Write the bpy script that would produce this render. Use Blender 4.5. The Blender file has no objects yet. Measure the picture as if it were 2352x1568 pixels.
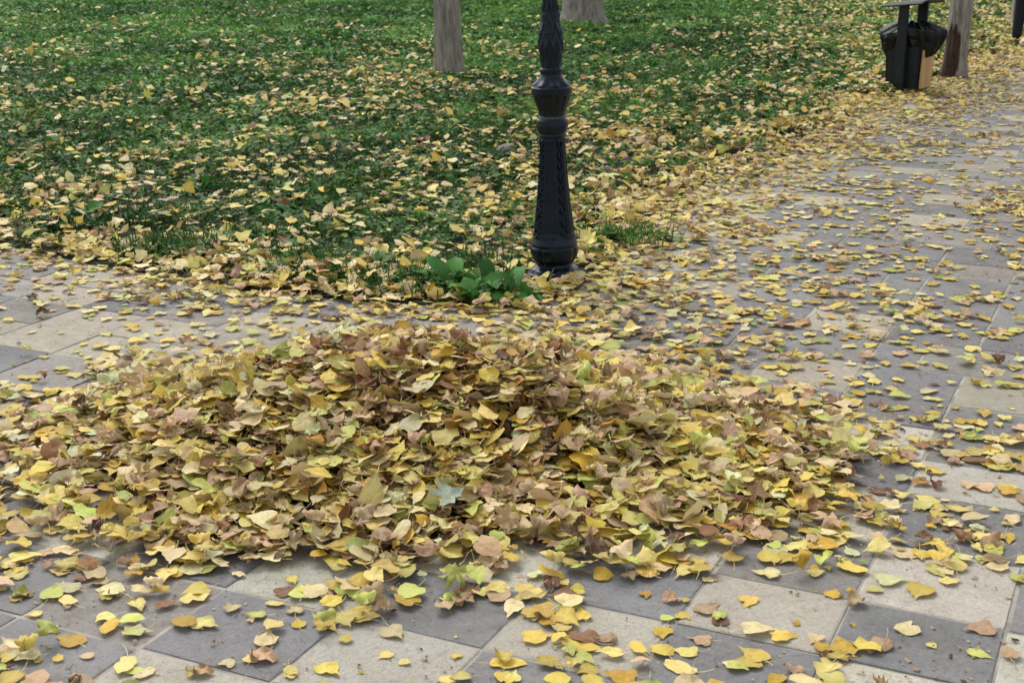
import bpy, math, numpy as np
from mathutils import Vector, Matrix, Euler
rng=np.random.default_rng(7)
R=math.radians
scene=bpy.context.scene
COL=scene.collection

# ------------------------------------------------------------ helpers
def lin(r,g,b):
    f=lambda c:(c/255/12.92) if c/255<=0.04045 else ((c/255+0.055)/1.055)**2.4
    return np.array([f(r),f(g),f(b)])
_tab=np.random.default_rng(99).random((256,256))
def vn(x,y,s=1.0,seed=0):
    x=np.asarray(x,float)*s+seed*17.3+500; y=np.asarray(y,float)*s+seed*9.1+500
    xi=np.floor(x).astype(int); yi=np.floor(y).astype(int)
    fx=x-xi; fy=y-yi; fx=fx*fx*(3-2*fx); fy=fy*fy*(3-2*fy)
    g=lambda a,b:_tab[a%256,b%256]
    return (g(xi,yi)*(1-fx)+g(xi+1,yi)*fx)*(1-fy)+(g(xi,yi+1)*(1-fx)+g(xi+1,yi+1)*fx)*fy
def fbm(x,y,s=1,seed=0):
    return (vn(x,y,s,seed)+.5*vn(x,y,s*2.1,seed+1)+.25*vn(x,y,s*4.3,seed+2))/1.75
def mesh_np(name,V,F,col=None,luv=None,smooth=True,mat=None):
    V=np.asarray(V,np.float32);F=np.asarray(F,np.int32)
    me=bpy.data.meshes.new(name)
    me.vertices.add(len(V)); me.vertices.foreach_set('co',V.ravel())
    me.loops.add(F.size); me.loops.foreach_set('vertex_index',F.ravel())
    me.polygons.add(len(F)); me.polygons.foreach_set('loop_start',np.arange(0,F.size,F.shape[1],dtype=np.int32))
    me.polygons.foreach_set('use_smooth',np.full(len(F),smooth))
    me.update(calc_edges=True)
    if col is not None:
        a=me.attributes.new('col','FLOAT_COLOR','POINT')
        c=np.ones((len(V),4),np.float32); c[:,:col.shape[1]]=col; a.data.foreach_set('color',c.ravel())
    if luv is not None:
        a=me.attributes.new('luv','FLOAT_VECTOR','POINT'); a.data.foreach_set('vector',np.asarray(luv,np.float32).ravel())
    if mat: me.materials.append(mat)
    return me
def obj(name,me,parent=None,loc=(0,0,0),rot=(0,0,0)):
    o=bpy.data.objects.new(name,me); COL.objects.link(o); o.location=loc; o.rotation_euler=rot
    if parent: o.parent=parent
    return o
def tag(o,label,cat,**k):
    o["label"]=label;o["category"]=cat
    for a,b in k.items(): o[a]=b
    return o
def lathe_fn(name,zs,rf,na=64,mat=None,cap=True,fr=None):
    """rf(z,theta)->radius"""
    th=np.linspace(0,2*np.pi,na,endpoint=False)
    V=[];F=[]
    for k,z in enumerate(zs):
        r=rf(k,z,th)
        V.append(np.stack([r*np.cos(th),r*np.sin(th),np.full(na,z)],1))
    n=len(zs)
    i=np.arange(na);j=(i+1)%na
    for k in range(n-1):
        F.append(np.stack([k*na+i,k*na+j,(k+1)*na+j],1));F.append(np.stack([k*na+i,(k+1)*na+j,(k+1)*na+i],1))
    V=np.concatenate(V)
    if cap:
        V=np.concatenate([V,[[0,0,zs[0]],[0,0,zs[-1]]]]);b=len(V)-2
        F.append(np.stack([j,i,np.full(na,b)],1));F.append(np.stack([(n-1)*na+i,(n-1)*na+j,np.full(na,b+1)],1))
    return mesh_np(name,V,np.concatenate(F),smooth=True,mat=mat)
def boxmesh(name,sx,sy,sz,mat,bev=.004,taper=1.0,z0=0):
    import bmesh
    bm=bmesh.new(); bmesh.ops.create_cube(bm,size=1)
    for v in bm.verts:
        t=taper if v.co.z<0 else 1
        v.co=Vector((v.co.x*sx*t,v.co.y*sy*t,(v.co.z+.5)*sz+z0))
    bmesh.ops.bevel(bm,geom=bm.edges[:],offset=bev,segments=2,affect='EDGES')
    me=bpy.data.meshes.new(name);bm.to_mesh(me);bm.free();me.materials.append(mat);return me

# ------------------------------------------------------------ materials
def newmat(name):
    m=bpy.data.materials.new(name);m.use_nodes=True;nt=m.node_tree;nt.nodes.clear()
    out=nt.nodes.new('ShaderNodeOutputMaterial');b=nt.nodes.new('ShaderNodeBsdfPrincipled')
    nt.links.new(b.outputs[0],out.inputs[0]);return m,nt,b,out
class N:
    def __init__(s,nt): s.nt=nt
    def n(s,t,**k):
        x=s.nt.nodes.new(t)
        for a,v in k.items(): setattr(x,a,v)
        return x
    def l(s,a,b): s.nt.links.new(a,b)
    def math(s,op,a,b=None,clamp=False):
        x=s.n('ShaderNodeMath',operation=op);x.use_clamp=clamp
        for i,v in enumerate((a,b)):
            if v is None: continue
            if isinstance(v,(int,float)): x.inputs[i].default_value=v
            else: s.l(v,x.inputs[i])
        return x.outputs[0]
    def mix(s,f,a,b,mode='MIX'):
        x=s.n('ShaderNodeMixRGB',blend_type=mode)
        for i,v in enumerate((f,a,b)):
            if isinstance(v,(int,float)): x.inputs[i].default_value=v
            elif isinstance(v,(tuple,list,np.ndarray)): x.inputs[i].default_value=(*[float(q) for q in v[:3]],1)
            else: s.l(v,x.inputs[i])
        return x.outputs[0]
    def noise(s,scale,detail=4,rough=.6,vec=None,dist=0):
        x=s.n('ShaderNodeTexNoise');x.inputs['Scale'].default_value=scale;x.inputs['Detail'].default_value=detail
        x.inputs['Roughness'].default_value=rough;x.inputs['Distortion'].default_value=dist
        if vec is not None: s.l(vec,x.inputs['Vector'])
        return x.outputs[0]
    def ramp(s,f,a,b):
        x=s.n('ShaderNodeMapRange');x.inputs[1].default_value=a;x.inputs[2].default_value=b;s.l(f,x.inputs[0]);return x.outputs[0]
    def bump(s,h,strength,dist,b):
        x=s.n('ShaderNodeBump');x.inputs['Strength'].default_value=strength;x.inputs['Distance'].default_value=dist
        s.l(h,x.inputs['Height']);s.l(x.outputs[0],b.inputs['Normal'])

def leaf_material(name,transl=.16,veins=True):
    m,nt,b,out=newmat(name);n=N(nt)
    at=n.n('ShaderNodeAttribute',attribute_name='col');pos=n.n('ShaderNodeNewGeometry')
    c=at.outputs['Color']
    n1=n.noise(45,2,.6,pos.outputs['Position'])
    if veins:
        c=n.mix(n.math('MULTIPLY',n.ramp(n1,.42,.74),.3),c,n.mix(1,c,(.72,.58,.42),'MULTIPLY'))
        n2=n.noise(230,1,.5,pos.outputs['Position'])
        c=n.mix(n.math('MULTIPLY',n.ramp(n2,.65,.75),.5),c,(.12,.06,.03))
        u=n.n('ShaderNodeAttribute',attribute_name='luv');sp=n.n('ShaderNodeSeparateXYZ');n.l(u.outputs['Vector'],sp.inputs[0])
        ax=n.math('ABSOLUTE',sp.outputs[0])
        mid=n.math('LESS_THAN',ax,.014)
        s=n.math('FRACT',n.math('MULTIPLY',n.math('SUBTRACT',sp.outputs[1],n.math('MULTIPLY',ax,.8)),8.0))
        lat=n.math('LESS_THAN',n.math('ABSOLUTE',n.math('SUBTRACT',s,.5)),.06)
        v=n.math('MULTIPLY',n.math('MAXIMUM',mid,n.math('MULTIPLY',lat,.5)),.4)
        c=n.mix(v,c,n.mix(.5,c,(.8,.75,.45)))
        h=n.math('ADD',n.math('MULTIPLY',v,-1.0),n.math('MULTIPLY',n1,1.2))
        n.bump(h,.7,.005,b)
        back=n.mix(.35,c,(.68,.60,.40))
        c=n.mix(n.math('MULTIPLY',pos.outputs['Backfacing'],.8),c,back)
    n.l(c,b.inputs['Base Color']);b.inputs['Roughness'].default_value=.55;b.inputs['Specular IOR Level'].default_value=.3 if veins else .15
    tr=n.n('ShaderNodeBsdfTranslucent');n.l(c,tr.inputs[0]);mx=n.n('ShaderNodeMixShader');mx.inputs[0].default_value=transl
    n.l(b.outputs[0],mx.inputs[1]);n.l(tr.outputs[0],mx.inputs[2]);n.l(mx.outputs[0],out.inputs[0])
    return m
M_LEAF=leaf_material('leaf')
M_GREEN=leaf_material('greenery',.2,False)

def stone_mat():
    m,nt,b,out=newmat('paving_stone');n=N(nt)
    at=n.n('ShaderNodeAttribute',attribute_name='col');P=n.n('ShaderNodeNewGeometry').outputs['Position']
    c=at.outputs['Color']
    a=n.noise(5,7,.7,P,.6);c=n.mix(n.math('MULTIPLY',n.ramp(a,.38,.66),.6),c,n.mix(1,c,(.70,.66,.60),'MULTIPLY'))
    g=n.noise(80,5,.75,P);c=n.mix(n.math('MULTIPLY',n.ramp(g,.36,.62),.45),c,n.mix(1,c,(.54,.54,.54),'MULTIPLY'))
    w=n.noise(2.4,6,.75,P,1.5);c=n.mix(n.math('MULTIPLY',n.ramp(w,.46,.70),.42),c,(.31,.29,.25))
    s=n.noise(240,2,.5,P);c=n.mix(n.math('MULTIPLY',n.ramp(s,.60,.70),.6),c,(.06,.055,.05))
    k=n.noise(14,5,.8,P,2.0);c=n.mix(n.math('MULTIPLY',n.ramp(k,.55,.66),.55),c,n.mix(1,c,(.53,.47,.40),'MULTIPLY'))
    k2=n.noise(9,6,.8,P,3.0);c=n.mix(n.math('MULTIPLY',n.ramp(k2,.57,.69),.3),c,(.42,.41,.38))
    n.l(c,b.inputs['Base Color'])
    n.l(n.math('ADD',n.math('MULTIPLY',a,.35),.55),b.inputs['Roughness']);b.inputs['Specular IOR Level'].default_value=.2
    n.bump(n.math('ADD',n.math('MULTIPLY',a,1.2),n.math('MULTIPLY',g,.7)),.65,.009,b)
    return m
M_STONE=stone_mat()
def simple(name,c1,c2,scale,rough,detail=6,bump=.4,bd=.01,metal=0,lo=.35,hi=.65,stretch=None,spec=.4):
    m,nt,b,out=newmat(name);n=N(nt)
    tc=n.n('ShaderNodeTexCoord').outputs['Object']
    if stretch:
        mp=n.n('ShaderNodeMapping');mp.inputs['Scale'].default_value=stretch;n.l(tc,mp.inputs[0]);tc=mp.outputs[0]
    a=n.noise(scale,detail,.65,tc,.3)
    n.l(n.mix(n.ramp(a,lo,hi),c1,c2),b.inputs['Base Color']);b.inputs['Roughness'].default_value=rough;b.inputs['Metallic'].default_value=metal
    b.inputs['Specular IOR Level'].default_value=spec
    n.bump(a,bump,bd,b);return m
M_GROUT=simple('grout',(.23,.21,.175),(.40,.375,.32),9,.95,detail=8)
M_SOIL=simple('soil',(.025,.02,.012),(.05,.055,.02),8,.95)
M_LAWN=simple('lawn_soil',(.03,.026,.013),(.03,.052,.018),9,.95,bump=.8,bd=.03)
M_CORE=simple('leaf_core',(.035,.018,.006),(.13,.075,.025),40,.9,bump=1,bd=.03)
M_WOOD=simple('wood_slats',(.42,.24,.10),(.58,.37,.17),12,.6,stretch=(1,1,.15))
M_BAG=simple('bag_plastic',(.003,.003,.004),(.006,.006,.007),13,.25,bump=.6,bd=.03,spec=.3)
M_BINM=simple('bin_metal',(.006,.008,.012),(.014,.018,.024),20,.5,bump=.1,spec=.3)
M_BRASS=simple('worn_brass',(.03,.028,.024),(.12,.11,.085),60,.6)
M_ROCK=simple('rock',(.2,.19,.17),(.36,.35,.32),14,.9)
M_GLASS=simple('frosted_glass',(.55,.55,.52),(.62,.62,.6),3,.25,bump=0)
M_CLOTH=simple('dark_trousers',(.006,.007,.01),(.012,.013,.018),200,.9,bump=.2,bd=.002)
M_JACK=simple('dark_jacket',(.015,.017,.025),(.025,.027,.035),120,.85,bump=.2,bd=.002)
M_SHOE=simple('shoe_leather',(.006,.006,.006),(.012,.012,.012),60,.35,bump=.1)
M_SKIN=simple('skin',(.42,.25,.17),(.48,.3,.21),20,.5,bump=.05)
M_HAIR=simple('hair',(.01,.008,.006),(.02,.015,.01),80,.5,stretch=(1,1,.2))
M_PINK=simple('clover_petal',(.32,.14,.26),(.45,.26,.38),200,.7)
# iron
m,nt,b,out=newmat('cast_iron_paint');n=N(nt)
tc=n.n('ShaderNodeTexCoord').outputs['Object'];a=n.noise(9,6,.7,tc,.5);d=n.noise(70,4,.7,tc)
c=n.mix(n.ramp(a,.35,.75),(.0025,.005,.010),(.006,.011,.020))
c=n.mix(n.math('MULTIPLY',n.ramp(d,.70,.80),.4),c,(.08,.10,.12))
sp=n.n('ShaderNodeSeparateXYZ');n.l(tc,sp.inputs[0])
dust=n.math('MULTIPLY',n.math('SUBTRACT',1.0,n.ramp(sp.outputs[2],0,.1)),n.ramp(a,.4,.6),True)
c=n.mix(n.math('MULTIPLY',dust,.25),c,(.06,.06,.065))
n.l(c,b.inputs['Base Color']);n.l(n.math('ADD',n.math('MULTIPLY',a,.22),.17),b.inputs['Roughness']);b.inputs['Specular IOR Level'].default_value=.3
b.inputs['Specular Tint'].default_value=(.72,.86,1,1);n.bump(d,.08,.004,b)
M_IRON=m
# bark
def bark(name,c1,c2):
    m,nt,b,out=newmat(name);n=N(nt)
    tc=n.n('ShaderNodeTexCoord').outputs['Object'];mp=n.n('ShaderNodeMapping');mp.inputs['Scale'].default_value=(1,1,.14);n.l(tc,mp.inputs[0])
    a=n.noise(26,7,.7,mp.outputs[0],.6);p=n.noise(5,4,.6,tc)
    c=n.mix(n.ramp(a,.38,.6),c1,c2);c=n.mix(n.math('MULTIPLY',n.ramp(p,.5,.75),.35),c,(.17,.18,.14))
    at=n.n('ShaderNodeAttribute',attribute_name='col');sx=n.n('ShaderNodeSeparateColor');n.l(at.outputs['Color'],sx.inputs[0])
    c=n.mix(sx.outputs[0],c,n.mix(n.ramp(a,.4,.6),(.016,.008,.006),(.08,.038,.024)))
    n.l(c,b.inputs['Base Color']);b.inputs['Roughness'].default_value=.9;n.bump(a,.9,.025,b);return m
M_BARK=bark('bark',(.15,.13,.11),(.37,.34,.30))

# ------------------------------------------------------------ leaf templates
class T: pass
POP=dict(a=[0,8,20,40,65,90,115,138,158,170,180],r=[1.0,.80,.66,.60,.60,.61,.63,.62,.56,.48,.42])
OVAL=dict(a=[0,20,40,65,90,115,138,158,180],r=[.95,.8,.62,.5,.47,.49,.55,.6,.6])
MAP=dict(a=[0,10,24,36,48,58,76,92,106,124,150,168,180],r=[1.0,.72,.42,.66,.98,.66,.38,.62,.82,.42,.5,.3,.22])
def template(kind,lod,roll,crumple,r):
    D={'p':POP,'o':OVAL,'m':MAP}[kind]
    if kind=='m' and lod<2: A=D['a']
    else: A={0:[0,50,115,165],1:[0,22,60,100,140,180],2:[0,8,20,42,68,95,120,145,165,180]}[lod]
    if kind=='m' and lod==2: A=D['a']
    A=list(A)
    sym=[x for x in A]+[360-x for x in reversed(A) if x not in(0,180)]
    sym=np.array(sym,float); rr=np.interp(np.where(sym>180,360-sym,sym),D['a'],D['r'])
    rr=rr*(1+r.normal(0,.05 if lod==2 else .04,len(rr)));rr/=1.42
    if r.random()<.3: rr[r.integers(1,len(rr)-1)]*=r.uniform(.6,.8)
    asym=1+r.uniform(-.12,.12);asp=r.uniform(.86,1.08)
    ph=np.radians(sym);rings=[1.0] if lod==0 else ([.55,1.0] if lod==1 else [.35,.7,1.0])
    P=[[0,0]];rad=[0]
    for k in rings:
        for p,q in zip(ph,rr):
            P.append([math.sin(p)*q*k*asp*(asym if p<math.pi else 1/asym),math.cos(p)*q*k]);rad.append(k)
    P=np.array(P);rad=np.array(rad);na=len(ph);F=[]
    for i in range(na):
        j=(i+1)%na;F.append([0,1+j,1+i])
        for k in range(len(rings)-1):
            a,b_,c_,d_=1+k*na+i,1+k*na+j,1+(k+1)*na+j,1+(k+1)*na+i
            F+= [[a,b_,c_],[a,c_,d_]]
    uv=np.column_stack([P,rad])
    V=np.column_stack([P,np.zeros(len(P))])
    if lod>=1:
        y0=-.42/1.42;L=r.uniform(.45,.75);bend=r.uniform(-.25,.25);dz=r.uniform(-.05,.2);w=.012
        s=np.linspace(0,1,4);sx=bend*s**2;sy=y0+.04-L*s;sz=dz*s**2
        b0=len(V)
        SV=np.concatenate([np.column_stack([sx-w,sy,sz]),np.column_stack([sx+w,sy,sz+.006])])
        V=np.concatenate([V,SV]);uv=np.concatenate([uv,np.column_stack([np.full(8,.3),np.full(8,.3),np.full(8,-1.)])])
        rad=np.concatenate([rad,np.full(8,-1.)])
        for k in range(3): F+=[[b0+k,b0+4+k,b0+5+k],[b0+k,b0+5+k,b0+1+k]]
    # fold, waves
    fold=r.uniform(-.05,.14);x,y=V[:,0].copy(),V[:,1].copy();rp=np.clip(rad,0,1)
    V[:,2]+=fold*np.abs(x)+r.uniform(.015,.06)*rp**3*np.sin(np.arctan2(x,y)*r.integers(2,6)+r.uniform(0,6))
    V[:,2]+=crumple*(fbm(x,y,4.5,r.integers(1,60))-.5)*1.0
    V[:,2]+=crumple*.6*rp**2*(vn(x,y,9,r.integers(1,60))-.5)
    # roll about random axis
    for k,ang in ((roll,r.uniform(0,math.pi)),(roll*.4*r.uniform(-1,1),r.uniform(0,math.pi))):
        if abs(k)<.05: continue
        ca,sa=math.cos(ang),math.sin(ang)
        s=V[:,0]*ca+V[:,1]*sa;t=-V[:,0]*sa+V[:,1]*ca;z=V[:,2]
        s2=(1/k-z)*np.sin(k*s);z2=1/k-(1/k-z)*np.cos(k*s)
        V=np.column_stack([s2*ca-t*sa,s2*sa+t*ca,z2])
    o=T();o.v=V;o.f=np.array(F);o.uv=uv;o.rad=rad;return o
tr=np.random.default_rng(3)
TS={}
for lod in (0,1,2):
    TS[lod]=dict(
      flat=[template('o' if i%6==3 else 'p',lod,tr.choice([-1,1])*tr.uniform(.05,.7),tr.uniform(.03,.15),tr) for i in range(22)],
      crum=[template('m' if i%6==4 else 'p',lod,tr.choice([-1,1])*tr.uniform(1.2,3.3),tr.uniform(.3,.7),tr) for i in range(16)])
    TS[lod]['maple']=[template('m',lod,tr.choice([-1,1])*tr.uniform(.5,1.8),tr.uniform(.1,.35),tr) for i in range(4)]
Y1=lin(226,199,90);Y2=lin(234,215,126);Y3=lin(216,177,58);CR=lin(237,217,162);TN=lin(214,182,138);PK=lin(201,165,130)
BR=lin(150,105,68);DB=lin(98,62,40);GY=lin(207,211,108);GG=lin(146,164,76);OR=lin(198,147,60);PG=lin(221,220,170)
PAL=np.array([Y1,Y2,Y3,CR,TN,PK,BR,DB,GY,GG,OR,PG])
W={'pave':[.22,.24,.07,.15,.09,.06,.03,.015,.10,.01,.01,.03],
   'pile':[.18,.20,.06,.19,.11,.09,.04,.02,.11,.008,.008,.03],
   'hollow':[.11,.06,.14,.08,.12,.08,.21,.16,.05,.005,.08,.005],
   'lawn':[.22,.28,.06,.25,.09,.05,.01,.005,.06,.01,.005,.02]}
NAMES=['yellow','pale yellow','deep yellow','cream','tan','pinkish tan','brown','dark brown','greenish yellow','green','orange','pale green']
def rotm(yaw,td,tilt):
    n=len(yaw);cy,sy=np.cos(yaw),np.sin(yaw);Z=np.zeros((n,3,3));Z[:,0,0]=cy;Z[:,0,1]=-sy;Z[:,1,0]=sy;Z[:,1,1]=cy;Z[:,2,2]=1
    ax=np.stack([np.cos(td),np.sin(td),np.zeros(n)],1);K=np.zeros((n,3,3))
    K[:,0,1]=-ax[:,2];K[:,0,2]=ax[:,1];K[:,1,0]=ax[:,2];K[:,1,2]=-ax[:,0];K[:,2,0]=-ax[:,1];K[:,2,1]=ax[:,0]
    Rm=np.eye(3)+np.sin(tilt)[:,None,None]*K+(1-np.cos(tilt))[:,None,None]*(K@K);return Rm@Z
def build(tm,pos,yaw,td,tilt,sc,col,edge,snap):
    """returns V (n,v,3), C (n,v,3)"""
    M=rotm(yaw,td,tilt)*sc[:,None,None]
    V=np.einsum('nij,vj->nvi',M,tm.v)
    mz=V[:,:,2].min(1)
    if snap: V[:,:,2]-=mz[:,None]
    else:
        low=np.minimum(mz+pos[:,2]-.002,0);V[:,:,2]-=low[:,None]
    V+=pos[:,None,:]
    r=np.clip(tm.rad,0,1)**3
    e=edge[:,None,None]*r[None,:,None]
    C=col[:,None,:]*(1-e)+(np.array([.2,.11,.05])[None,None,:])*e
    st=tm.rad<0
    if st.any(): C[:,st]=C[:,st]*.6+np.array([.35,.26,.1])*.4
    return V,C
class Acc:
    def __init__(s): s.V=[];s.F=[];s.C=[];s.U=[];s.n=0
    def add(s,tm,*a):
        V,C=build(tm,*a);n,v,_=V.shape
        if n==0: return
        s.V.append(V.reshape(-1,3));s.C.append(C.reshape(-1,3))
        s.F.append((tm.f[None]+(np.arange(n)*v)[:,None,None]+s.n).reshape(-1,3));s.U.append(np.tile(tm.uv,(n,1)));s.n+=n*v
    def mesh(s,name,mat): return mesh_np(name,np.concatenate(s.V),np.concatenate(s.F),np.concatenate(s.C),np.concatenate(s.U),True,mat)
def choose(pos,pal,lodf,tiltmu,tiltsd,size=(.044,.080),rg=rng):
    n=len(pos);ci=rg.choice(12,n,p=np.array(W[pal])/sum(W[pal]))
    col=PAL[ci]*rg.uniform(.64,1.1,(n,1))*(1+rg.normal(0,.035,(n,3)))
    brown=np.isin(ci,[4,5,6,7]);cr=np.where(brown,rg.random(n)<.5,rg.random(n)<.09)
    mp=rg.random(n)<.012
    return dict(pos=pos,ci=ci,col=np.clip(col,0.005,.92),kind=np.where(mp,2,np.where(cr,1,0)),lod=lodf(pos),
        yaw=rg.uniform(0,6.283,n),td=rg.uniform(0,6.283,n),tilt=np.clip(np.abs(rg.normal(tiltmu,tiltsd,n)),0,1.5),
        sc=rg.uniform(size[0],size[1],n)*np.where(mp,1.3,1)*np.where(rg.random(n)<.28,rg.uniform(.4,.8,n),1),edge=np.clip(rg.normal(.05,.22,n),0,.8),tid=rg.integers(0,1000,n))
def fill(acc,L,snap,mask=None):
    n=len(L['pos']);mask=np.ones(n,bool) if mask is None else mask
    for lod in (0,1,2):
        for ki,kn in enumerate(('flat','crum','maple')):
            ts=TS[lod][kn]
            for t in range(len(ts)):
                q=mask&(L['lod']==lod)&(L['kind']==ki)&(L['tid']%len(ts)==t)
                if q.any(): acc.add(ts[t],L['pos'][q],L['yaw'][q],L['td'][q],L['tilt'][q],L['sc'][q],L['col'][q],L['edge'][q],snap)

# ------------------------------------------------------------ layout (metres; camera stands at x=0,y=0)
LAWN=np.array([(.05,5.80),(-.5,5.86),(-1.1,6.05),(-1.98,6.55),(-2.8,7.15),(-6,8.7),(-45,28),(-45,70),(36,70),(20,42),(6.7,18.8),(4.9,15.7),(3.5,13.2),(1.8,9.9),(.95,8.2),(.5,6.9),(.3,6.1)])
def lawn_sd(x,y):
    """positive inside lawn"""
    x=np.asarray(x,float);y=np.asarray(y,float);best=np.full(x.shape,1e9);ins=np.zeros(x.shape,bool)
    n=len(LAWN)
    for k in range(n):
        a=LAWN[k];b_=LAWN[(k+1)%n];d=b_-a
        t=np.clip(((x-a[0])*d[0]+(y-a[1])*d[1])/(d@d),0,1)
        best=np.minimum(best,np.hypot(x-a[0]-t*d[0],y-a[1]-t*d[1]))
        cr=((a[1]>y)!=(b_[1]>y))
        with np.errstate(divide='ignore',invalid='ignore'):
            xx=a[0]+(y-a[1])/(d[1] if d[1]!=0 else 1e-9)*d[0]
        ins^=cr&(x<xx)
    return np.where(ins,best,-best)
LX,LY=.20,6.31
nolamp=lambda x,y,r=.15:(np.hypot(x-LX,y-LY)>r)
def hpile(x,y):
    g=lambda cx,cy,sx,sy,h:h*np.exp(-((x-cx)/sx)**2-((y-cy)/sy)**2)
    h=g(-.28,4.38,.66,.42,.215)+g(-.38,3.84,.62,.44,.095)+g(-1.0,4.12,.42,.42,.085)+g(.38,4.05,.55,.48,.06)+g(-.65,4.65,.4,.28,.03)
    h=h*(.6+.8*fbm(x,y,2.6,5))+.06*(fbm(x,y,5.0,9)-.5)*np.clip(h/.08,0,1)
    return h
def rpile(x,y):
    a=np.arctan2(y-4.18,x+.28)
    return (np.abs((x+.28)/1.44)**2.1+np.abs((y-4.18)/1.07)**2.1)**(1/2.1)*(1+.3*(vn(np.cos(a)*2,np.sin(a)*2,1.3,3)-.5))+.44*(fbm(x,y,2.6,19)-.5)
inview=lambda x,y,m=1.2:(np.abs(x)<.40*y+m)

# ground / paving / lawn
g=mesh_np('ground',[(-300,-300,-.03),(300,-300,-.03),(300,300,-.03),(-300,300,-.03)],[(0,1,2),(0,2,3)],mat=M_SOIL,smooth=False)
o=obj('ground',g);tag(o,'bare dark soil under the park paving and lawn','ground',kind='structure')
e1=np.array([math.sin(R(25)),math.cos(R(25))]);e2=np.array([e1[1],-e1[0]]);O=np.array([.84,3.10]);PW=.36
tv=[];tf=[];tcn=[];k=0
tg=np.random.default_rng(21)
dep={j:float(tg.choice([.27,.31,.335,.36,.40])) for j in range(-16,76)}
dep.update({0:.30,1:.37,2:.37,3:.29,4:.29,-1:.30,-2:.33})
top={0:0.0}
for j in range(1,76): top[j]=top[j-1]+dep[j]
for j in range(-1,-17,-1): top[j]=top[j+1]-dep[j+1]
GR=lin(137,136,136);LT=lin(199,193,178);LC=lin(182,174,156);MID=lin(154,150,143)
for j in range(-16,75):
    PH=dep[j]
    i=-26
    while i<30:
        span=1.5 if ((j>=6 or i>2) and tg.random()<.18) else 1
        wdt=PW*span
        xc=(i-1)*PW+wdt/2
        if span==1.5:
            pieces=[(xc,wdt),((i-1)*PW+wdt+PW*.25,PW*.5)] if tg.random()<.5 else [((i-1)*PW+PW*.25,PW*.5),((i-1)*PW+PW*.5+wdt/2,wdt)]
            step=2
        else: pieces=[(xc,wdt)];step=1
        for (sc_,wd_) in pieces:
            c=O+e2*sc_+e1*(top[j]-PH/2)
            if c[1]<-2 or abs(c[0])>.42*max(c[1],0)+3.5: continue
            if lawn_sd(c[0],c[1])>.45: continue
            if i>-4 and j<5: light=((i+j)%2==0)
            elif i<=-4 and j>=2: light=tg.random()<.55
            elif i<=-4: light=tg.random()<.14
            elif i==-1: light=j%2==0
            elif i==-4: light=(j%2==1) and tg.random()<.6
            else: light=tg.random()<.05
            base=(LC if (i<=-4 and j>=2) or j>=5 else LT) if light else (MID if (tg.random()<.15 or (i<=-4 and j>=2 and tg.random()<.7)) else GR)
            base=base*tg.uniform(.8,1.1)*(1+tg.normal(0,.014,3))
            gx=.0048;bw=.004;hz=tg.normal(0,.001);hx,hy=wd_/2-gx,PH/2-gx
            tx,ty=tg.normal(0,.0025,2);rot=tg.normal(0,.006)
            for (w,z) in ((bw,0),(0,-.002),(0,-.02)):
                for sx,sy in ((-1,-1),(1,-1),(1,1),(-1,1)):
                    lx,ly=sx*(hx-w+tg.normal(0,.0018)),sy*(hy-w+tg.normal(0,.0018))
                    lx,ly=lx-rot*ly,ly+rot*lx
                    p=c+e2*lx+e1*ly;tv.append((p[0],p[1],z+hz-.001+tx*lx+ty*ly));tcn.append(base)
            tf+=[(k,k+1,k+2),(k,k+2,k+3)]
            for r_ in (0,4):
                for q in range(4):
                    a,b_=k+r_+q,k+r_+(q+1)%4;tf+=[(a+4,b_+4,b_),(a+4,b_,a)]
            k+=12
        i+=step
o=obj('paving',mesh_np('paving',tv,tf,np.array(tcn),None,False,M_STONE));tag(o,'weathered grey and cream stone paving slabs','paving',kind='structure')
g=mesh_np('paving_bed',[(-20,-8,-.0042),(30,-8,-.0042),(30,45,-.0042),(-20,45,-.0042)],[(0,1,2),(0,2,3)],mat=M_GROUT,smooth=False)
o=obj('paving_bed',g);tag(o,'sandy mortar joints between the paving slabs','paving',kind='structure')
import bmesh
bm=bmesh.new();f=bm.faces.new([bm.verts.new((p[0],p[1],.008)) for p in LAWN]);bmesh.ops.triangulate(bm,faces=[f])
me=bpy.data.meshes.new('lawn');bm.to_mesh(me);bm.free();me.materials.append(M_LAWN)
if me.polygons[0].normal.z<0: me.flip_normals()
o=obj('lawn',me);tag(o,'dark earth of the park lawn','lawn',kind='structure')

# ------------------------------------------------------------ greenery on lawn
def clover_t(r):
    V=[];F=[];U=[]
    for q in range(3):
        a=q*2.094+r.normal(0,.15);d=np.array([math.cos(a),math.sin(a)]);p=np.array([-d[1],d[0]]);b0=len(V)
        up=r.uniform(-.25,.3)
        for (u,w,z) in ((.05,0,0),(.6,.42,.12+up),(1.05,0,up),(.6,-.42,.12+up)):
            V.append((*(d*u+p*w),z));U.append((u,w,u))
        F+=[(b0,b0+2,b0+1),(b0,b0+3,b0+2)]
    o=T();o.v=np.array(V,float);o.f=np.array(F)[:,::-1];o.uv=np.array(U,float);o.rad=np.zeros(len(V));return o
def blade_t(r):
    bd=r.uniform(.1,.7);s=np.array([0,.35,.7]);w=np.array([.035,.03,.02])
    V=[];
    for a,b_ in zip(s,w): V+=[(-b_,bd*a*a,a*(1-.25*bd*a)),(b_,bd*a*a,a*(1-.25*bd*a))]
    V.append((0,bd,1-.4*bd));o=T();o.v=np.array(V);o.f=np.array([(0,1,3),(0,3,2),(2,3,5),(2,5,4),(4,5,6)]);o.uv=np.zeros((7,3));o.rad=np.zeros(7);return o
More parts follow.
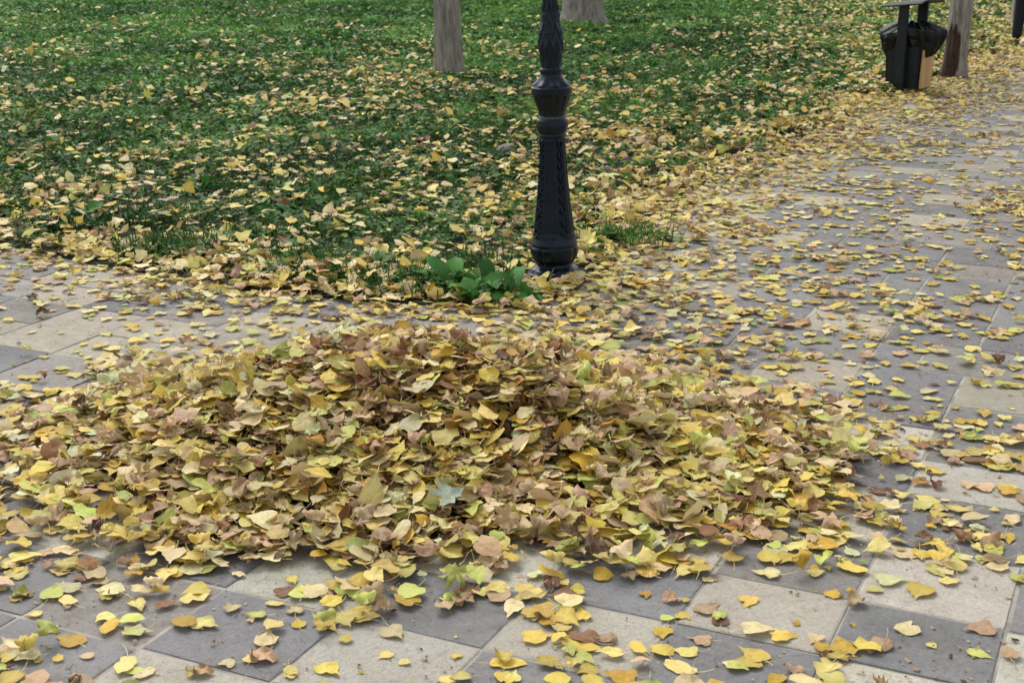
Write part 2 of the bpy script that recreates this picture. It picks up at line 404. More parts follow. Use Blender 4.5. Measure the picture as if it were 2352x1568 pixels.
def broad_t(r):
    V=[(0,0,0)];F=[];n=6
    s=np.linspace(.12,1,n);w=np.array([.03,.15,.25,.24,.15,.0])*r.uniform(.8,1.2,6);arc=r.uniform(.3,1.0)
    for a,b_ in zip(s,w):
        z=arc*a*(1-.62*a)*1.2;q=r.uniform(-.03,.03);V+=[(-b_+q,a,z+b_*r.uniform(.1,.5)),(q,a,z),(b_+q,a,z+b_*r.uniform(.1,.5))]
    F=[(0,2,1),(0,3,2)]
    for k in range(n-1):
        b0=1+3*k;F+=[(b0,b0+1,b0+4),(b0,b0+4,b0+3),(b0+1,b0+2,b0+5),(b0+1,b0+5,b0+4)]
    o=T();o.v=np.array(V,float);o.f=np.array(F);o.uv=np.zeros((len(V),3));o.rad=np.zeros(len(V));return o
CT=[clover_t(tr) for _ in range(8)];BT=[blade_t(tr) for _ in range(8)];WT=[broad_t(tr) for _ in range(8)]
def sample(n,x0,x1,y0,y1,dens,dmax):
    x=rng.uniform(x0,x1,n);y=rng.uniform(y0,y1,n);d=dens(x,y);k=(rng.random(n)<d/dmax)&nolamp(x,y)
    return x[k],y[k]
def rej(x0,x1,y0,y1,dens,dmax):
    return sample(int((x1-x0)*(y1-y0)*dmax),x0,x1,y0,y1,dens,dmax)
def vegamt(x,y):
    sd=lawn_sd(x,y);tuft=fbm(x,y,2.2,31)
    e=np.clip((sd-.12+(tuft-.5)*2.6)/.6,0,1)*np.where(y<9,np.clip((fbm(x,y,3.1,35)-.22)*4,.2,1),1)
    e=np.where(np.hypot((x-LX)/1.0,(y-LY+.14)/1.2)<.24,0,e)
    return np.where((sd>0)&inview(x,y,1.5),e,0)
def greens(x,y):
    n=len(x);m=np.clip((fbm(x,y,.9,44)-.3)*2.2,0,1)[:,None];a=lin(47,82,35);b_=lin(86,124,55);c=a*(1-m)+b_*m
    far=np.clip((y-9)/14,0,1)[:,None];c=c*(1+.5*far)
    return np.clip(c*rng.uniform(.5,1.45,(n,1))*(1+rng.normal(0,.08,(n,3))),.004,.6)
def dclov(x,y): return vegamt(x,y)*1250*(6/np.maximum(y,6))**1.42*(.2+1.6*fbm(x,y,1.3,12))
G=Acc();tot=[]
for (ya,yb,xm,dm) in ((5.7,9,5,1700),(9,14,7.5,1050),(14,22,11,600),(22,36,17,320)):
    x,y=rej(-xm,xm,ya,yb,dclov,dm);n=len(x);tot.append(n)
    sc=rng.uniform(.012,.036,n)*(np.maximum(y,6)/6)**.62
    z=rng.uniform(.012,.06,n)+.07*(fbm(x,y,1.7,8)-.4)+.012
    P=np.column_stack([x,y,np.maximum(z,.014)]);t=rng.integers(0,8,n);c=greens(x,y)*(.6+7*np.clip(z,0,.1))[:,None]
    for q in range(8):
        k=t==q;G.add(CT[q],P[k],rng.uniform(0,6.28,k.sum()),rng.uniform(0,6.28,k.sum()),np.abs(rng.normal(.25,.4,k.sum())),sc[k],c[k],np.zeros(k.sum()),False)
def dbl(x,y): return vegamt(x,y)*800*(6/np.maximum(y,6))**1.5*np.clip((fbm(x,y,1.6,71)-.42)*5,.12,1.6)
for (ya,yb,xm,dm) in ((5.7,9,5,1300),(9,16,8.5,700),(16,34,16,300)):
    x,y=rej(-xm,xm,ya,yb,dbl,dm);n=len(x);tot.append(n)
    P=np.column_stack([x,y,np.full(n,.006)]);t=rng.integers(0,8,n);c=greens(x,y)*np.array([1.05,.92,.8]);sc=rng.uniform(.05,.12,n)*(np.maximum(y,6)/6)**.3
    for q in range(8):
        k=t==q;G.add(BT[q],P[k],rng.uniform(0,6.28,k.sum()),rng.uniform(0,6.28,k.sum()),np.abs(rng.normal(.2,.35,k.sum())),sc[k],c[k],np.zeros(k.sum()),False)
def dbr(x,y): return vegamt(x,y)*240*(6/np.maximum(y,6))**1.2*np.clip((fbm(x,y,1.9,91)-.46)*6,0,1.5)
for (ya,yb,xm,dm) in ((5.7,10,5,360),(10,20,10,200),(20,34,16,90)):
    x,y=rej(-xm,xm,ya,yb,dbr,dm);n=len(x);tot.append(n)
    P=np.column_stack([x,y,rng.uniform(.01,.03,n)]);t=rng.integers(0,8,n);c=greens(x,y)*1.15;sc=rng.uniform(.05,.12,n)*(np.maximum(y,6)/6)**.3
    for q in range(8):
        k=t==q;G.add(WT[q],P[k],rng.uniform(0,6.28,k.sum()),rng.uniform(0,6.28,k.sum()),np.abs(rng.normal(0,.3,k.sum())),sc[k],c[k],np.zeros(k.sum()),False)
# grass tufts at the lawn edge
for (tx_,ty_,nb,sp_) in ((-1.72,6.8,460,.14),(-.62,6.22,440,.16),(-.95,6.5,260,.14),(-.3,6.05,260,.12),(.62,7.1,220,.12),(-2.3,7.3,240,.16),(-1.3,7.1,320,.18),(-.15,6.5,160,.15),(-.1,5.98,180,.11),(-3.0,7.9,340,.2),(-2.0,7.6,360,.2)):
    x=rng.normal(tx_,sp_,nb);y=rng.normal(ty_,sp_*.7,nb);kp=nolamp(x,y,.17)&(np.hypot(x-LX,(y-LY+.2))>.2);x=x[kp];y=y[kp];nb=len(x)
    P=np.column_stack([x,y,np.full(nb,.004)]);t=rng.integers(0,8,nb);c=greens(x,y)*np.array([.9,.95,.85])
    for q in range(8):
        k=t==q;G.add(BT[q],P[k],rng.uniform(0,6.28,k.sum()),rng.uniform(0,6.28,k.sum()),np.abs(rng.normal(.35,.35,k.sum())),rng.uniform(.06,.14,k.sum()),c[k],np.zeros(k.sum()),False)
    x=x[:nb//3];y=y[:nb//3];n=len(x);G.add(CT[1],np.column_stack([x,y,rng.uniform(.02,.08,n)]),rng.uniform(0,6.28,n),rng.uniform(0,6.28,n),np.abs(rng.normal(.25,.3,n)),rng.uniform(.015,.03,n),greens(x,y)*1.1,np.zeros(n),False)
o=obj('lawn_ground_cover',G.mesh('lawn_ground_cover',M_GREEN));tag(o,'dark green clover and grass covering the lawn','ground cover',kind='stuff')
print('GREENS',tot)

# broad leaved weeds
weeds=[(-.12,6.0,24,.15,1.25),(.02,5.93,20,.14,1.35),(-.28,6.08,18,.15,1.1),(-.04,6.12,14,.14,1.2),(-.16,5.84,14,.13,1.3),(.5,7.0,12,.11,.8),(-1.34,6.95,14,.14,.9),(-1.15,6.8,10,.12,1.),(-.75,6.35,12,.10,.8),(-1.6,6.75,10,.12,.9),(-2.4,7.5,14,.14,1.),(-3.2,9.8,12,.17,1.1),(-1.9,8.4,12,.15,1.),(-.7,7.4,12,.13,1.),(.45,6.72,9,.09,.9)]
for wi,(wx,wy,nl,s,br) in enumerate(weeds):
    A=Acc()
    for q in range(nl):
        c=lin(68,116,52)*br*rng.uniform(.5,1.25)
        A.add(WT[rng.integers(0,8)],np.array([[rng.normal(0,.02),rng.normal(0,.02),.004+abs(rng.normal(0,.012))]]),np.array([q*2.4+rng.normal(0,.5)]),np.array([rng.uniform(0,6.28)]),np.array([abs(rng.normal(0,.4))]),np.array([s*rng.uniform(.5,1.2)]),c[None],np.zeros(1),False)
    o=obj('weed_plant',A.mesh('weed_plant',M_GREEN),loc=(wx,wy,.006));tag(o,'low broad-leaved green weed growing at the lawn edge','weed',group='broad-leaved weeds along the lawn edge')
for (fx,fy) in ((-1.08,9.55),(.6,8.7),(-1.75,10.1),(.75,9.1),(-.9,14.1)):
    e=bpy.data.objects.new('clover_flower',None);COL.objects.link(e);e.location=(fx,fy,.008)
    tag(e,'small pink clover blossom in the lawn','flower',group='pink clover blossoms in the lawn')
    obj('stem',lathe_fn('stem',np.linspace(0,.1,4),lambda k,z,t:np.full(len(t),.0015),6,M_GREEN),e)
    obj('blossom',lathe_fn('blossom',np.linspace(.09,.116,7),lambda k,z,t:.002+.011*np.sqrt(max(0,1-((z-.103)/.0145)**2))*(1+.18*np.sin(9*t+k*1.7)),18,M_PINK),e)
# stone shape standing in for a pale leafy thing in the lawn
o=obj('stone',lathe_fn('stone',np.linspace(0,.085,9),lambda k,z,t:.075*np.sqrt(max(.02,1-(z/.088)**2))*(1+.2*np.sin(2*t+.5)+.08*np.sin(5*t+k)),20,M_ROCK),loc=(-.04,9.8,.008));tag(o,'grey stone shape standing in for a pale leafy thing in the clover','stone')

# ------------------------------------------------------------ lawn leaves (stuff) + paving leaves
lodL=lambda P:np.where(P[:,1]<4.6,2,np.where(P[:,1]<10.5,1,0))
def dlawn(x,y):
    sd=lawn_sd(x,y);cl=fbm(x,y,.75,51);c2=fbm(x,y,2.6,52)
    sdn=sd+(fbm(x,y,1.8,57)-.55)*1.0*(sd>.05)
    lft=np.clip((.3-x/np.maximum(y,1))/.5,0,1)
    d=(125+270*lft)*np.exp(-np.maximum(y-9,0)/4.2)+34*np.exp(-np.maximum(y-15,0)/7)
    d=d*np.clip((cl-.32)*3.8,.12,2.0)*np.clip((c2-.3)*3.2,.15,2.0)
    d+=100*np.clip((x-(.15*y))/2.,0,1)*np.clip((y-13)/4,0,1)
    d+=560*np.exp(-np.maximum(sdn,0)/.34)+110*np.exp(-np.maximum(sd,0)/1.3)
    return np.where((sd>0)&inview(x,y),d,0)
REST=Acc();nl=[]
for (ya,yb,xm,dm) in ((5.6,9,5,1400),(9,15,8,1000),(15,34,15,500)):
    x,y=rej(-xm,xm,ya,yb,dlawn,dm);n=len(x);nl.append(n)
    va=vegamt(x,y);z=.012+va*rng.uniform(.012,.075,n)+rng.uniform(0,.018,n)
    L=choose(np.column_stack([x,y,z]),'lawn',lodL,.2,.33);L['sc']*=1.1+np.clip((y-10)/40,0,.25);L['col']=np.clip(L['col']*1.08,0,.95)
    fill(REST,L,True)
def dpave(x,y):
    sd=-lawn_sd(x,y);sdn=np.maximum(sd+(fbm(x,y,2.2,58)-.56)*.65,0);rp=rpile(x,y);cl=fbm(x,y,1.1,61);c2=fbm(x,y,4.2,62);cm=np.clip((cl-.25)*2.6,.25,1.7)*np.clip((c2-.34)*4.4,.05,2.4)
    s=(x-.84)*e2[0]+(y-3.1)*e2[1]
    right=np.clip((x-.2)/.6,0,1)*np.clip((y-3.9)/.8,0,1)
    left=np.clip((-.9-x)/.4,0,1)*np.clip((y-4.6)/.5,0,1)
    fore=np.clip((4.2-y)/.5,0,1)
    side=np.clip(1.1-(s+.7)*.42,.38,1.1)
    d=58*cm
    d=d+right*130*side*cm*(1+np.clip((y-13)/4,0,1)*2.2)
    d=d-left*12
    bl=np.exp(-((x+1.0)/.55)**2-((y-2.8)/.4)**2);d+=230*bl*np.clip(c2*1.6,0,2)+fore*34*cm
    d+=140*np.exp(-((x-.15)/.4)**2-((y-2.8)/.35)**2)
    band=np.where(x<0,.24,.36)
    d+=620*np.exp(-sdn/band)+np.where(x>0,110,45)*np.exp(-np.clip(sd,0,9)/.9)
    d+=560*np.clip((1.14-rp)/.6,0,1)+260*np.exp(-np.clip(rp-.85,0,9)/.26)*np.clip(c2*2,0,1.5)
    d+=220*np.exp(-((x-.55)/.5)**2-((y-5.5)/.45)**2)+190*np.exp(-((x-1.0)/.5)**2-((y-4.1)/.6)**2)
    d+=330*np.exp(-((x+1.75)/.4)**2-((y-4.15)/.5)**2)*np.clip(c2*2,.3,1.4)+240*np.exp(-((x-.85)/.35)**2-((y-3.5)/.25)**2)
    return np.where((sd>0)&inview(x,y),np.clip(d,0,1000),0)
xs=[];ys=[]
for (ya,yb,xa,xb) in ((1.9,6,-4,4),(6,10,-5.5,5.5),(10,26,0,12)):
    x,y=rej(xa,xb,ya,yb,dpave,1000);xs.append(x);ys.append(y)
x=np.concatenate(xs);y=np.concatenate(ys);kq=(np.hypot((x-LX),(y-LY+.12))>.2)|(rng.random(len(x))<.35);x=x[kq];y=y[kq];n=len(x);nl.append(n)
dd=dpave(x,y);hp=hpile(x,y);lay=np.clip(dd/1000,0,1)
z=.0015+rng.random(n)**1.3*lay**1.4*.035+np.where(hp>.012,hp*.9,0)
L=choose(np.column_stack([x,y,z]),'pave',lodL,.02,.045)
pl=choose(np.column_stack([x,y,z]),'pile',lodL,.16,.22)
inp=rpile(x,y)<.95+rng.normal(0,.06,n)
for kk in ('ci','col','kind','tilt'): L[kk]=np.where(inp[:,None],pl[kk],L[kk]) if L[kk].ndim==2 else np.where(inp,pl[kk],L[kk])
L['sc']=np.where(rpile(x,y)<1.15,L['sc']*1.1,L['sc'])
dn=lay>.3;L['tilt']=np.where(dn&~inp,np.abs(rng.normal(.1,.17,n)),L['tilt'])
# individuals: nearest 300 visible outside the heap
inframe=(np.abs(x)<.36*y)&(y>2.62)
score=np.hypot(x,y)+np.where(inframe&(rpile(x,y)>1.02),0,100)
idx=np.argsort(score)[:300];isind=np.zeros(n,bool);isind[idx]=True
fill(REST,L,True,~isind&(rpile(x,y)>=1.1))
# crumbs
nc=24000;cx=rng.uniform(-2.5,3.2,nc);cy=rng.uniform(2.3,8,nc);k=(lawn_sd(cx,cy)<-.02)&(rpile(cx,cy)>.95)&(fbm(cx,cy,3,77)>rng.uniform(.25,.75,nc));cx,cy=cx[k],cy[k];m_=len(cx)
for q in range(6):
    kk=(np.arange(m_)%6)==q;c_=kk.sum()
    REST.add(TS[0]['crum'][q],np.column_stack([cx[kk],cy[kk],np.full(c_,.001)]),rng.uniform(0,6,c_),rng.uniform(0,6,c_),np.abs(rng.normal(0,.2,c_)),rng.uniform(.003,.011,c_)*np.where(rng.random(c_)<.15,2.4,1),PAL[rng.choice([4,6,7,3,5,2],c_)]*.75,np.zeros(c_),True)
o=obj('fallen_leaves',REST.mesh('fallen_leaves',M_LEAF));tag(o,'yellow and brown fallen leaves strewn over lawn and paving','fallen leaves',kind='stuff')
print('LEAVES',nl)
for q in idx:
    kn=('flat','crum','maple')[L['kind'][q]];tm=TS[2][kn][L['tid'][q]%len(TS[2][kn])]
    p=L['pos'][q].copy();s=slice(q,q+1)
    V,C=build(tm,np.array([[0,0,0.]]),L['yaw'][s],L['td'][s],L['tilt'][s],L['sc'][s],L['col'][s],L['edge'][s],True)
    o=obj('fallen_leaf',mesh_np('fallen_leaf',V[0],tm.f,C[0],tm.uv,True,M_LEAF),loc=tuple(p))
    sh={0:'poplar leaf lying flat',1:'curled dry leaf',2:'lobed maple leaf'}[int(L['kind'][q])]
    tag(o,f"{NAMES[L['ci'][q]]} {sh} on the stone paving",'leaf',group='fallen leaves on the paving')
# pile
PI=Acc()
fill(PI,L,True,~isind&(rpile(x,y)<1.1))
def dp(x,y):
    h=hpile(x,y);return np.clip((h-.012)/.06,0,1)*2500
x,y=rej(-1.9,1.5,2.9,5.7,dp,2500);n=len(x);h=hpile(x,y)
z=h+rng.normal(-.006,.022,n)
lp=lambda P:np.where(rng.random(len(P))<.6,2,1)
pos=np.column_stack([x,y,z])
P=choose(pos,'pile',lp,.34,.36,size=(.050,.090));Q=choose(pos,'hollow',lp,.95,.42,size=(.048,.085))
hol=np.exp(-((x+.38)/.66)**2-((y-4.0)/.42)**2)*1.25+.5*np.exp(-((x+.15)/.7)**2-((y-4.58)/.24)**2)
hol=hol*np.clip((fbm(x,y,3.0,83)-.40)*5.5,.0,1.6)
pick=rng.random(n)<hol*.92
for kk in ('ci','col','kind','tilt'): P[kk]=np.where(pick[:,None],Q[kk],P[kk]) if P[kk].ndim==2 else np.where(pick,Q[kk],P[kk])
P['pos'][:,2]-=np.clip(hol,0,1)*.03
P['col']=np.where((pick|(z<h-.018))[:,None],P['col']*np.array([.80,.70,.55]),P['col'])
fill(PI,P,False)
pe=bpy.data.objects.new('leaf_pile',None);COL.objects.link(pe);pe.location=(-.25,4.4,0)
tag(pe,'raked heap of yellow and brown leaves on the paving','leaf pile')
lo=obj('leaf_layer',PI.mesh('leaf_layer',M_LEAF),pe,loc=(.25,-4.4,0))
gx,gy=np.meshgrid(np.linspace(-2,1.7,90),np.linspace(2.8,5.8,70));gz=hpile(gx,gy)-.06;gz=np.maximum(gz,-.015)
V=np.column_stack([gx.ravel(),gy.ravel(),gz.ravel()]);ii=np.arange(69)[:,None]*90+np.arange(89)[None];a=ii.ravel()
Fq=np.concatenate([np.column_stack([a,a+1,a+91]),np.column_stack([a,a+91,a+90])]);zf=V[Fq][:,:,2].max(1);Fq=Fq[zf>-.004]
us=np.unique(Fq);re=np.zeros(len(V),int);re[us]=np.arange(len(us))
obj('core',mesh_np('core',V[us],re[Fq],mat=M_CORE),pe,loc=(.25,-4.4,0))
print('PILE',n)
# pale silvery crumpled leaf lying on the heap front
tm=TS[2]['maple'][1];V,C=build(tm,np.zeros((1,3)),np.array([1.]),np.array([.5]),np.array([.35]),np.array([.11]),np.array([lin(176,188,168)]),np.array([0.]),True)
o=obj('fallen_leaf',mesh_np('fallen_leaf',V[0],tm.f,C[0],tm.uv,True,M_LEAF),loc=(-.17,3.5,float(hpile(-.17,3.5))+.04));tag(o,'silvery green lobed leaf lying on the leaf heap','leaf')

# ------------------------------------------------------------ lamp post
prof=np.array([(0,.124),(.034,.124),(.040,.114),(.054,.106),(.060,.096),(.068,.082),(.080,.080),(.086,.090),(.105,.104),(.13,.111),(.155,.111),(.163,.106),(.175,.106),(.2,.099),(.23,.094),(.28,.089),(.36,.079),(.48,.068),(.6,.060),(.665,.058),(.672,.063),(.68,.061),(.69,.067),(.715,.073),(.74,.070),(.752,.061)])
prof2=np.array([(.752,.061),(.765,.058),(.79,.065),(.82,.076),(.85,.086),(.86,.092),(.885,.092),(.892,.085),(.9,.082),(.92,.062),(.935,.051),(.945,.048),(.955,.052),(.965,.052),(.975,.044),(1.0,.044),(1.04,.047),(1.08,.048),(1.12,.044),(1.17,.036),(1.23,.029),(1.3,.026),(1.36,.030),(1.42,.029),(1.9,.029),(2.5,.028),(3.0,.028),(3.05,.04),(3.1,.045),(3.13,.03)])
def rel(k,z,t):
    r=np.interp(z,prof[:,0],prof[:,1])*np.ones_like(t)
    if z<.06:
        r=r*(1+.07*(np.abs(np.cos(5*t))**.6-.5))
    elif .08<z<.16: r=r*(1-.05*np.abs(np.cos(4*t))**10)
    elif .21<z<.655:
        p=np.mod(t*8/(2*math.pi),1)-.5 ;edge=np.abs(p)
        zz=min((z-.21),(.655-z));inside=np.clip((.38-edge)/.04,0,1)
        r=r-inside*.007*min(1,zz/.02)
        even=(np.floor(t*8/(2*math.pi)).astype(int)%2==0)
        ph=(z-.21)*2*math.pi/.10;w=math.sin(ph);cx=.17*w
        scroll=np.exp(-((p-cx)/.06)**2)+.9*np.exp(-((p+cx*1.1)/.05)**2)*(1 if abs(w)>.45 else .15)+.8*np.exp(-((p-.25*math.cos(ph*2))/.05)**2)
        r=r+np.where(even,.014*np.clip(scroll,0,1)*inside,.004*np.abs(np.cos(p*20))*inside)
    return r
def rel2(k,z,t):
    r=np.interp(z,prof2[:,0],prof2[:,1])*np.ones_like(t)
    if .775<z<.855: r=r*(1-.07*np.abs(np.cos(6*t))**6)
    if .895<z<.935:
        r=r*(1+.08*np.cos(8*t)*np.clip((.935-z)/.04,0,1))
    if .975<z<1.42:
        for row,(z0,off,hh) in enumerate(((.955,0,.20),(1.03,.5,.19),(1.12,0,.19),(1.22,.5,.18))):
            f=(z-z0)/hh
            if 0<f<1:
                p=np.mod(t*5/(2*math.pi)+off,1)-.5;w=.44*math.sqrt(max(0,1-f**2.2))
                ins=np.clip((w-np.abs(p))/.05,0,1);rib=1-.6*np.abs(np.sin((np.abs(p)*9+f*8)))
                r=r+.010*ins*rib*(.3+.7*f)
    return r
lamp=bpy.data.objects.new('street_lamp',None);COL.objects.link(lamp);lamp.location=(LX,LY,0);lamp.rotation_euler=(0,R(-1.5),R(10))
tag(lamp,'ornate black cast-iron lamp post at the lawn corner','street lamp')
obj('pedestal',lathe_fn('pedestal',np.unique(np.concatenate([np.linspace(0,.752,260),prof[:,0]])),rel,200,M_IRON),lamp)
obj('shaft',lathe_fn('shaft',np.unique(np.concatenate([np.linspace(.752,1.45,260),prof2[:,0]])),rel2,160,M_IRON),lamp)
obj('collar',lathe_fn('collar',[.748,.75,.756,.758],lambda k,z,t:np.full(len(t),[.060,.0625,.0625,.058][k]),64,M_BRASS),lamp)
lt=obj('lantern',lathe_fn('lantern',[3.13,3.15,3.17,3.5,3.52,3.6,3.66,3.7],lambda k,z,t:np.full(len(t),[.06,.1,.1,.17,.2,.1,.03,.012][k]),6,M_IRON),lamp)
obj('glass',lathe_fn('glass',[3.18,3.49],lambda k,z,t:np.full(len(t),[.108,.174][k]),6,M_GLASS),lt)

# ------------------------------------------------------------ bin
bn=bpy.data.objects.new('litter_bin',None);COL.objects.link(bn);bn.location=(3.88,13.8,.0);bn.rotation_euler=(0,0,R(-40))
tag(bn,'black metal litter bin with wooden side and overflowing bag','litter bin')
obj('body',boxmesh('body',.34,.34,.42,M_BINM,.008,.9,.02),bn)
obj('side_panel',boxmesh('side_panel',.016,.27,.37,M_WOOD,.003,.92,.04),bn,loc=(.170,0,0),rot=(0,R(2.6),0))
obj('side_panel',boxmesh('side_panel',.016,.27,.37,M_BINM,.003,.92,.04),bn,loc=(-.170,0,0),rot=(0,R(-2.6),0))
for sy in (-1,1): obj('post',boxmesh('post',.10,.03,.84,M_BINM,.004),bn,loc=(0,sy*.215,0))
def bagr(k,z,t):
    f=(z-.33)/.31
    el=1/np.sqrt((np.cos(t)/1.45)**2+(np.sin(t)/.93)**2)
    flare=.165+.055*math.sin(min(f/.7,1)*math.pi*.5)
    fold=np.abs(np.sin(9*t+2.2*np.sin(2*t)+1.6*f))**.5
    n_=fbm(np.cos(t)*2+3,np.sin(t)*2+f*.9,1.6,7)-.5
    r=flare*el*(.90+.13*fold+.34*n_+.06*(vn(t*5,np.full_like(t,f*6),1,13)-.5))
    if f>.78: r=r*(1-.5*((f-.78)/.22)**1.2)
    return r
bm_=lathe_fn('bag',np.linspace(.33,.64,40),bagr,180,M_BAG)
for v in bm_.vertices:
    a=math.atan2(v.co.y,v.co.x);f=(v.co.z-.33)/.31
    v.co.z+=(.10*(float(vn(math.cos(a)*2,math.sin(a)*2,1.2,41))-.5))*(1 if f>.5 else 1.3)
obj('bag',bm_,bn)
lv=[];lf=[]
nx=9
for zt in (0,.014):
    for a in np.linspace(-1,1,nx):
        for b_ in (-1,1):
            lv.append((b_*.19,a*.27,.85-.03*abs(a)**3+zt+b_*.02))
for q in range(nx-1):
    a=q*2;lf+=[(a,a+2,a+3),(a,a+3,a+1)];a+=2*nx;lf+=[(a,a+3,a+2),(a,a+1,a+3)]
    a=q*2;b_=a+2*nx;lf+=[(a,b_,b_+2),(a,b_+2,a+2),(a+1,b_+3,b_+1),(a+1,a+3,b_+3)]
e=2*nx;lf+=[(0,1,e+1),(0,e+1,e),(e-2,2*e-1,e-1),(e-2,2*e-2,2*e-1)]
obj('lid',mesh_np('lid',lv,lf,smooth=False,mat=M_BINM),bn)

# ------------------------------------------------------------ trees
def tree(loc,rad,label,seed,wound=None,hi=True,lean=(0,0)):
    r=np.random.default_rng(seed);e=bpy.data.objects.new('tree',None);COL.objects.link(e);e.location=(*loc,0);tag(e,label,'tree',group='trees growing in the park lawn')
    na=96 if hi else 40;zs=np.concatenate([np.linspace(-.02,2.2,110 if hi else 40),np.linspace(2.3,6.5,20)])
    th=np.linspace(0,2*np.pi,na,endpoint=False);V=[];C=[]
    for z in zs:
        rr=rad*(1-.085*z)*(1+.30*math.exp(-max(z,0)/.12)*(1+.35*np.sin(3*th+seed)))
        fur=fbm(np.cos(th)*2.2*rad*16+seed,np.sin(th)*2.2*rad*16+z*1.1,1.2,seed)
        rr=rr*(1+.12*(fbm(np.cos(th)*1.5,np.sin(th)*1.5+z*1.4,1,seed+5)-.5))+.028*(fur-.5)
        w=np.zeros(na)
        if wound:
            az,z0,zw=wound;da=np.abs((th-az+math.pi)%(2*math.pi)-math.pi)
            rag=.9*(fbm(th*3,np.full(na,z*6),1.4,66)-.5)
            w=np.clip((1-(da/.95)**2-((z-z0)/zw)**2+rag)*4,0,1);rr=rr-w*.014
        V.append(np.column_stack([rr*np.cos(th)+lean[0]*z,rr*np.sin(th)+lean[1]*z,np.full(na,z)]));C.append(np.column_stack([w,w*0,w*0]))
    n=len(zs);i=np.arange(na);j=(i+1)%na;F=[]
    for k in range(n-1): F+=[np.stack([k*na+i,k*na+j,(k+1)*na+j],1),np.stack([k*na+i,(k+1)*na+j,(k+1)*na+i],1)]
    nv=n*na;tips=[]
    for q in range(9):
        z0=r.uniform(3.2,6.2);az=q*2.4+r.uniform(-.3,.3);L_=r.uniform(1.4,2.6);up=r.uniform(.4,.9)
        s=np.linspace(0,1,6);px=np.cos(az)*L_*s;py=np.sin(az)*L_*s;pz=z0+up*L_*s**1.2
        t8=np.linspace(0,2*np.pi,8,endpoint=False)
        for m_ in range(6):
            rr=rad*.28*(1-.85*s[m_]);V.append(np.column_stack([px[m_]+lean[0]*z0-np.sin(az)*rr*np.cos(t8),py[m_]+lean[1]*z0+np.cos(az)*rr*np.cos(t8),pz[m_]+rr*np.sin(t8)]));C.append(np.zeros((8,3)))
            if m_>1: tips.append((px[m_],py[m_],pz[m_]))
        a=np.arange(8);b2=(a+1)%8
        for m_ in range(5): F+=[np.stack([nv+m_*8+a,nv+m_*8+b2,nv+(m_+1)*8+b2],1),np.stack([nv+m_*8+a,nv+(m_+1)*8+b2,nv+(m_+1)*8+a],1)]
        nv+=48
    obj('trunk',mesh_np('trunk',np.concatenate(V),np.concatenate(F),np.concatenate(C),None,True,M_BARK),e)
    A=Acc();tips=np.array(tips);nn=1200;p=tips[r.integers(0,len(tips),nn)]+r.normal(0,.38,(nn,3));tl=TS[0]['flat'][0]
    pc=PAL[r.choice([0,1,8,9],nn)]*r.uniform(.6,1,(nn,1))
    A.add(tl,p,r.uniform(0,6,nn),r.uniform(0,6,nn),r.uniform(0,1.4,nn),r.uniform(.09,.15,nn),pc,np.zeros(nn),False)
    obj('crown',A.mesh('crown',M_LEAF),e)
tree((-.67,14.95),.148,'pale furrowed tree trunk rising from the clover lawn',2,lean=(-.012,0))
tree((1.12,22.6),.33,'thick grey-brown tree trunk far back on the lawn',3)
tree((4.70,15.0),.122,'slim tree with dark bark wound beside the litter bin',5,wound=(math.radians(222),.24,.34),lean=(.02,0))
tree((7.85,22.0),.15,'dark slim tree trunk by the leafy path',8,hi=False)
tree((-.8,29.3),.3,'distant tree trunk at the back of the lawn',9,hi=False)

# ------------------------------------------------------------ person
def skin(name,vs,es,rs,mat,parent):
    me=bpy.data.meshes.new(name);me.from_pydata(vs,es,[]);me.materials.append(mat);o=obj(name,me,parent)
    m_=o.modifiers.new('Skin','SKIN');m_.use_smooth_shade=True
    for k,r_ in enumerate(rs): me.skin_vertices[0].data[k].radius=(r_,r_) if not isinstance(r_,tuple) else r_
    me.skin_vertices[0].data[0].use_root=True
    s=o.modifiers.new('Sub','SUBSURF');s.levels=2;s.render_levels=2;return o
pe=bpy.data.objects.new('person',None);COL.objects.link(pe);pe.location=(6.84,18.9,0);pe.rotation_euler=(0,0,R(-25))
tag(pe,'person in dark trousers and black shoes on the path','person')
B=[(0,0,.95),(0,0,1.15),(0,0,1.38),(0,.01,1.5),(0,.02,1.6),(0,.02,1.72),
   (.09,0,.9),(.11,.02,.5),(.12,.0,.1),(-.09,0,.9),(-.11,-.03,.5),(-.12,-.1,.1),
   (.19,0,1.4),(.25,-.03,1.15),(.17,.1,.98),(-.19,0,1.4),(-.25,-.03,1.15),(-.17,.1,.98)]
E=[(0,1),(1,2),(2,3),(3,4),(4,5),(0,6),(6,7),(7,8),(0,9),(9,10),(10,11),(2,12),(12,13),(13,14),(2,15),(15,16),(16,17)]
bd=skin('body',B,E,[.12,.11,.13,.055,.085,.08,.08,.055,.035,.08,.055,.035,.05,.04,.03,.05,.04,.03],M_SKIN,pe)
obj('hair',lathe_fn('hair',np.linspace(1.62,1.82,10),lambda k,z,t:.005+.1*np.sqrt(max(0,1-((z-1.7)/.12)**2))*(1+.04*np.sin(17*t)),40,M_HAIR),pe,loc=(0,-.01,0))
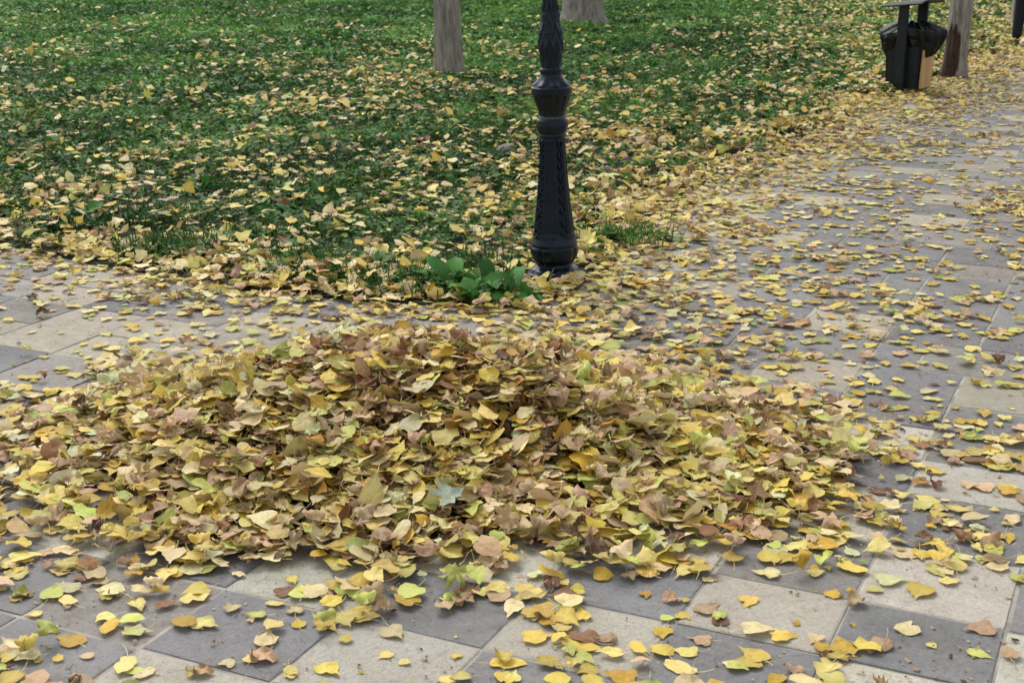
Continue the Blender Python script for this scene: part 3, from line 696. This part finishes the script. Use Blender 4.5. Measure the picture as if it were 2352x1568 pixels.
skin('trousers',[(0,0,.95),(.09,0,.88),(.11,.02,.5),(.12,0,.08),(-.09,0,.88),(-.11,-.03,.5),(-.12,-.1,.08)],[(0,1),(1,2),(2,3),(0,4),(4,5),(5,6)],[.145,.105,.08,.07,.105,.08,.07],M_CLOTH,pe)
skin('jacket',[(0,0,.92),(0,0,1.15),(0,0,1.4),(0,.01,1.5),(.2,0,1.4),(.27,-.03,1.15),(.17,.1,.99),(-.2,0,1.4),(-.27,-.03,1.15),(-.17,.1,.99)],[(0,1),(1,2),(2,3),(2,4),(4,5),(5,6),(2,7),(7,8),(8,9)],[.165,.16,.17,.075,.075,.062,.06,.075,.062,.06],M_JACK,pe)
for sx,dy in ((.12,0),(-.12,-.1)):
    skin('shoe',[(sx,dy-.04,.045),(sx,dy+.06,.045),(sx*1.08,dy+.18,.035)],[(0,1),(1,2)],[(.045,.045),(.048,.044),(.04,.032)],M_SHOE,pe)

# ------------------------------------------------------------ light, sky, camera
w=bpy.data.worlds.new('World');scene.world=w;w.use_nodes=True;nt=w.node_tree;n=N(nt);bgn=nt.nodes['Background']
sk=n.n('ShaderNodeTexSky',sky_type='NISHITA');sk.sun_disc=False;sk.sun_elevation=R(52);sk.sun_rotation=R(-30);sk.air_density=1.2;sk.dust_density=3
hs=n.n('ShaderNodeHueSaturation');hs.inputs['Saturation'].default_value=.2;n.l(sk.outputs[0],hs.inputs['Color']);n.l(hs.outputs[0],bgn.inputs[0]);bgn.inputs[1].default_value=.225
sl=bpy.data.lights.new('sun','SUN');sl.energy=1.15;sl.angle=R(32);sl.color=(1,.99,.97);so=obj('sun',sl)
az=R(-30);el=R(52);d=Vector((math.sin(az)*math.cos(el),math.cos(az)*math.cos(el),math.sin(el)));so.rotation_euler=d.to_track_quat('Z','Y').to_euler()
cam=bpy.data.cameras.new('camera');co=obj('camera',cam);co.location=(0,0,1.6);co.rotation_euler=(R(90-16.8),0,0)
cam.sensor_width=36;cam.lens=48.98;cam.clip_end=1000;cam.dof.use_dof=True;cam.dof.focus_distance=4.6;cam.dof.aperture_fstop=9
scene.camera=co
scene.view_settings.view_transform='Standard';scene.view_settings.look='None';scene.view_settings.exposure=0
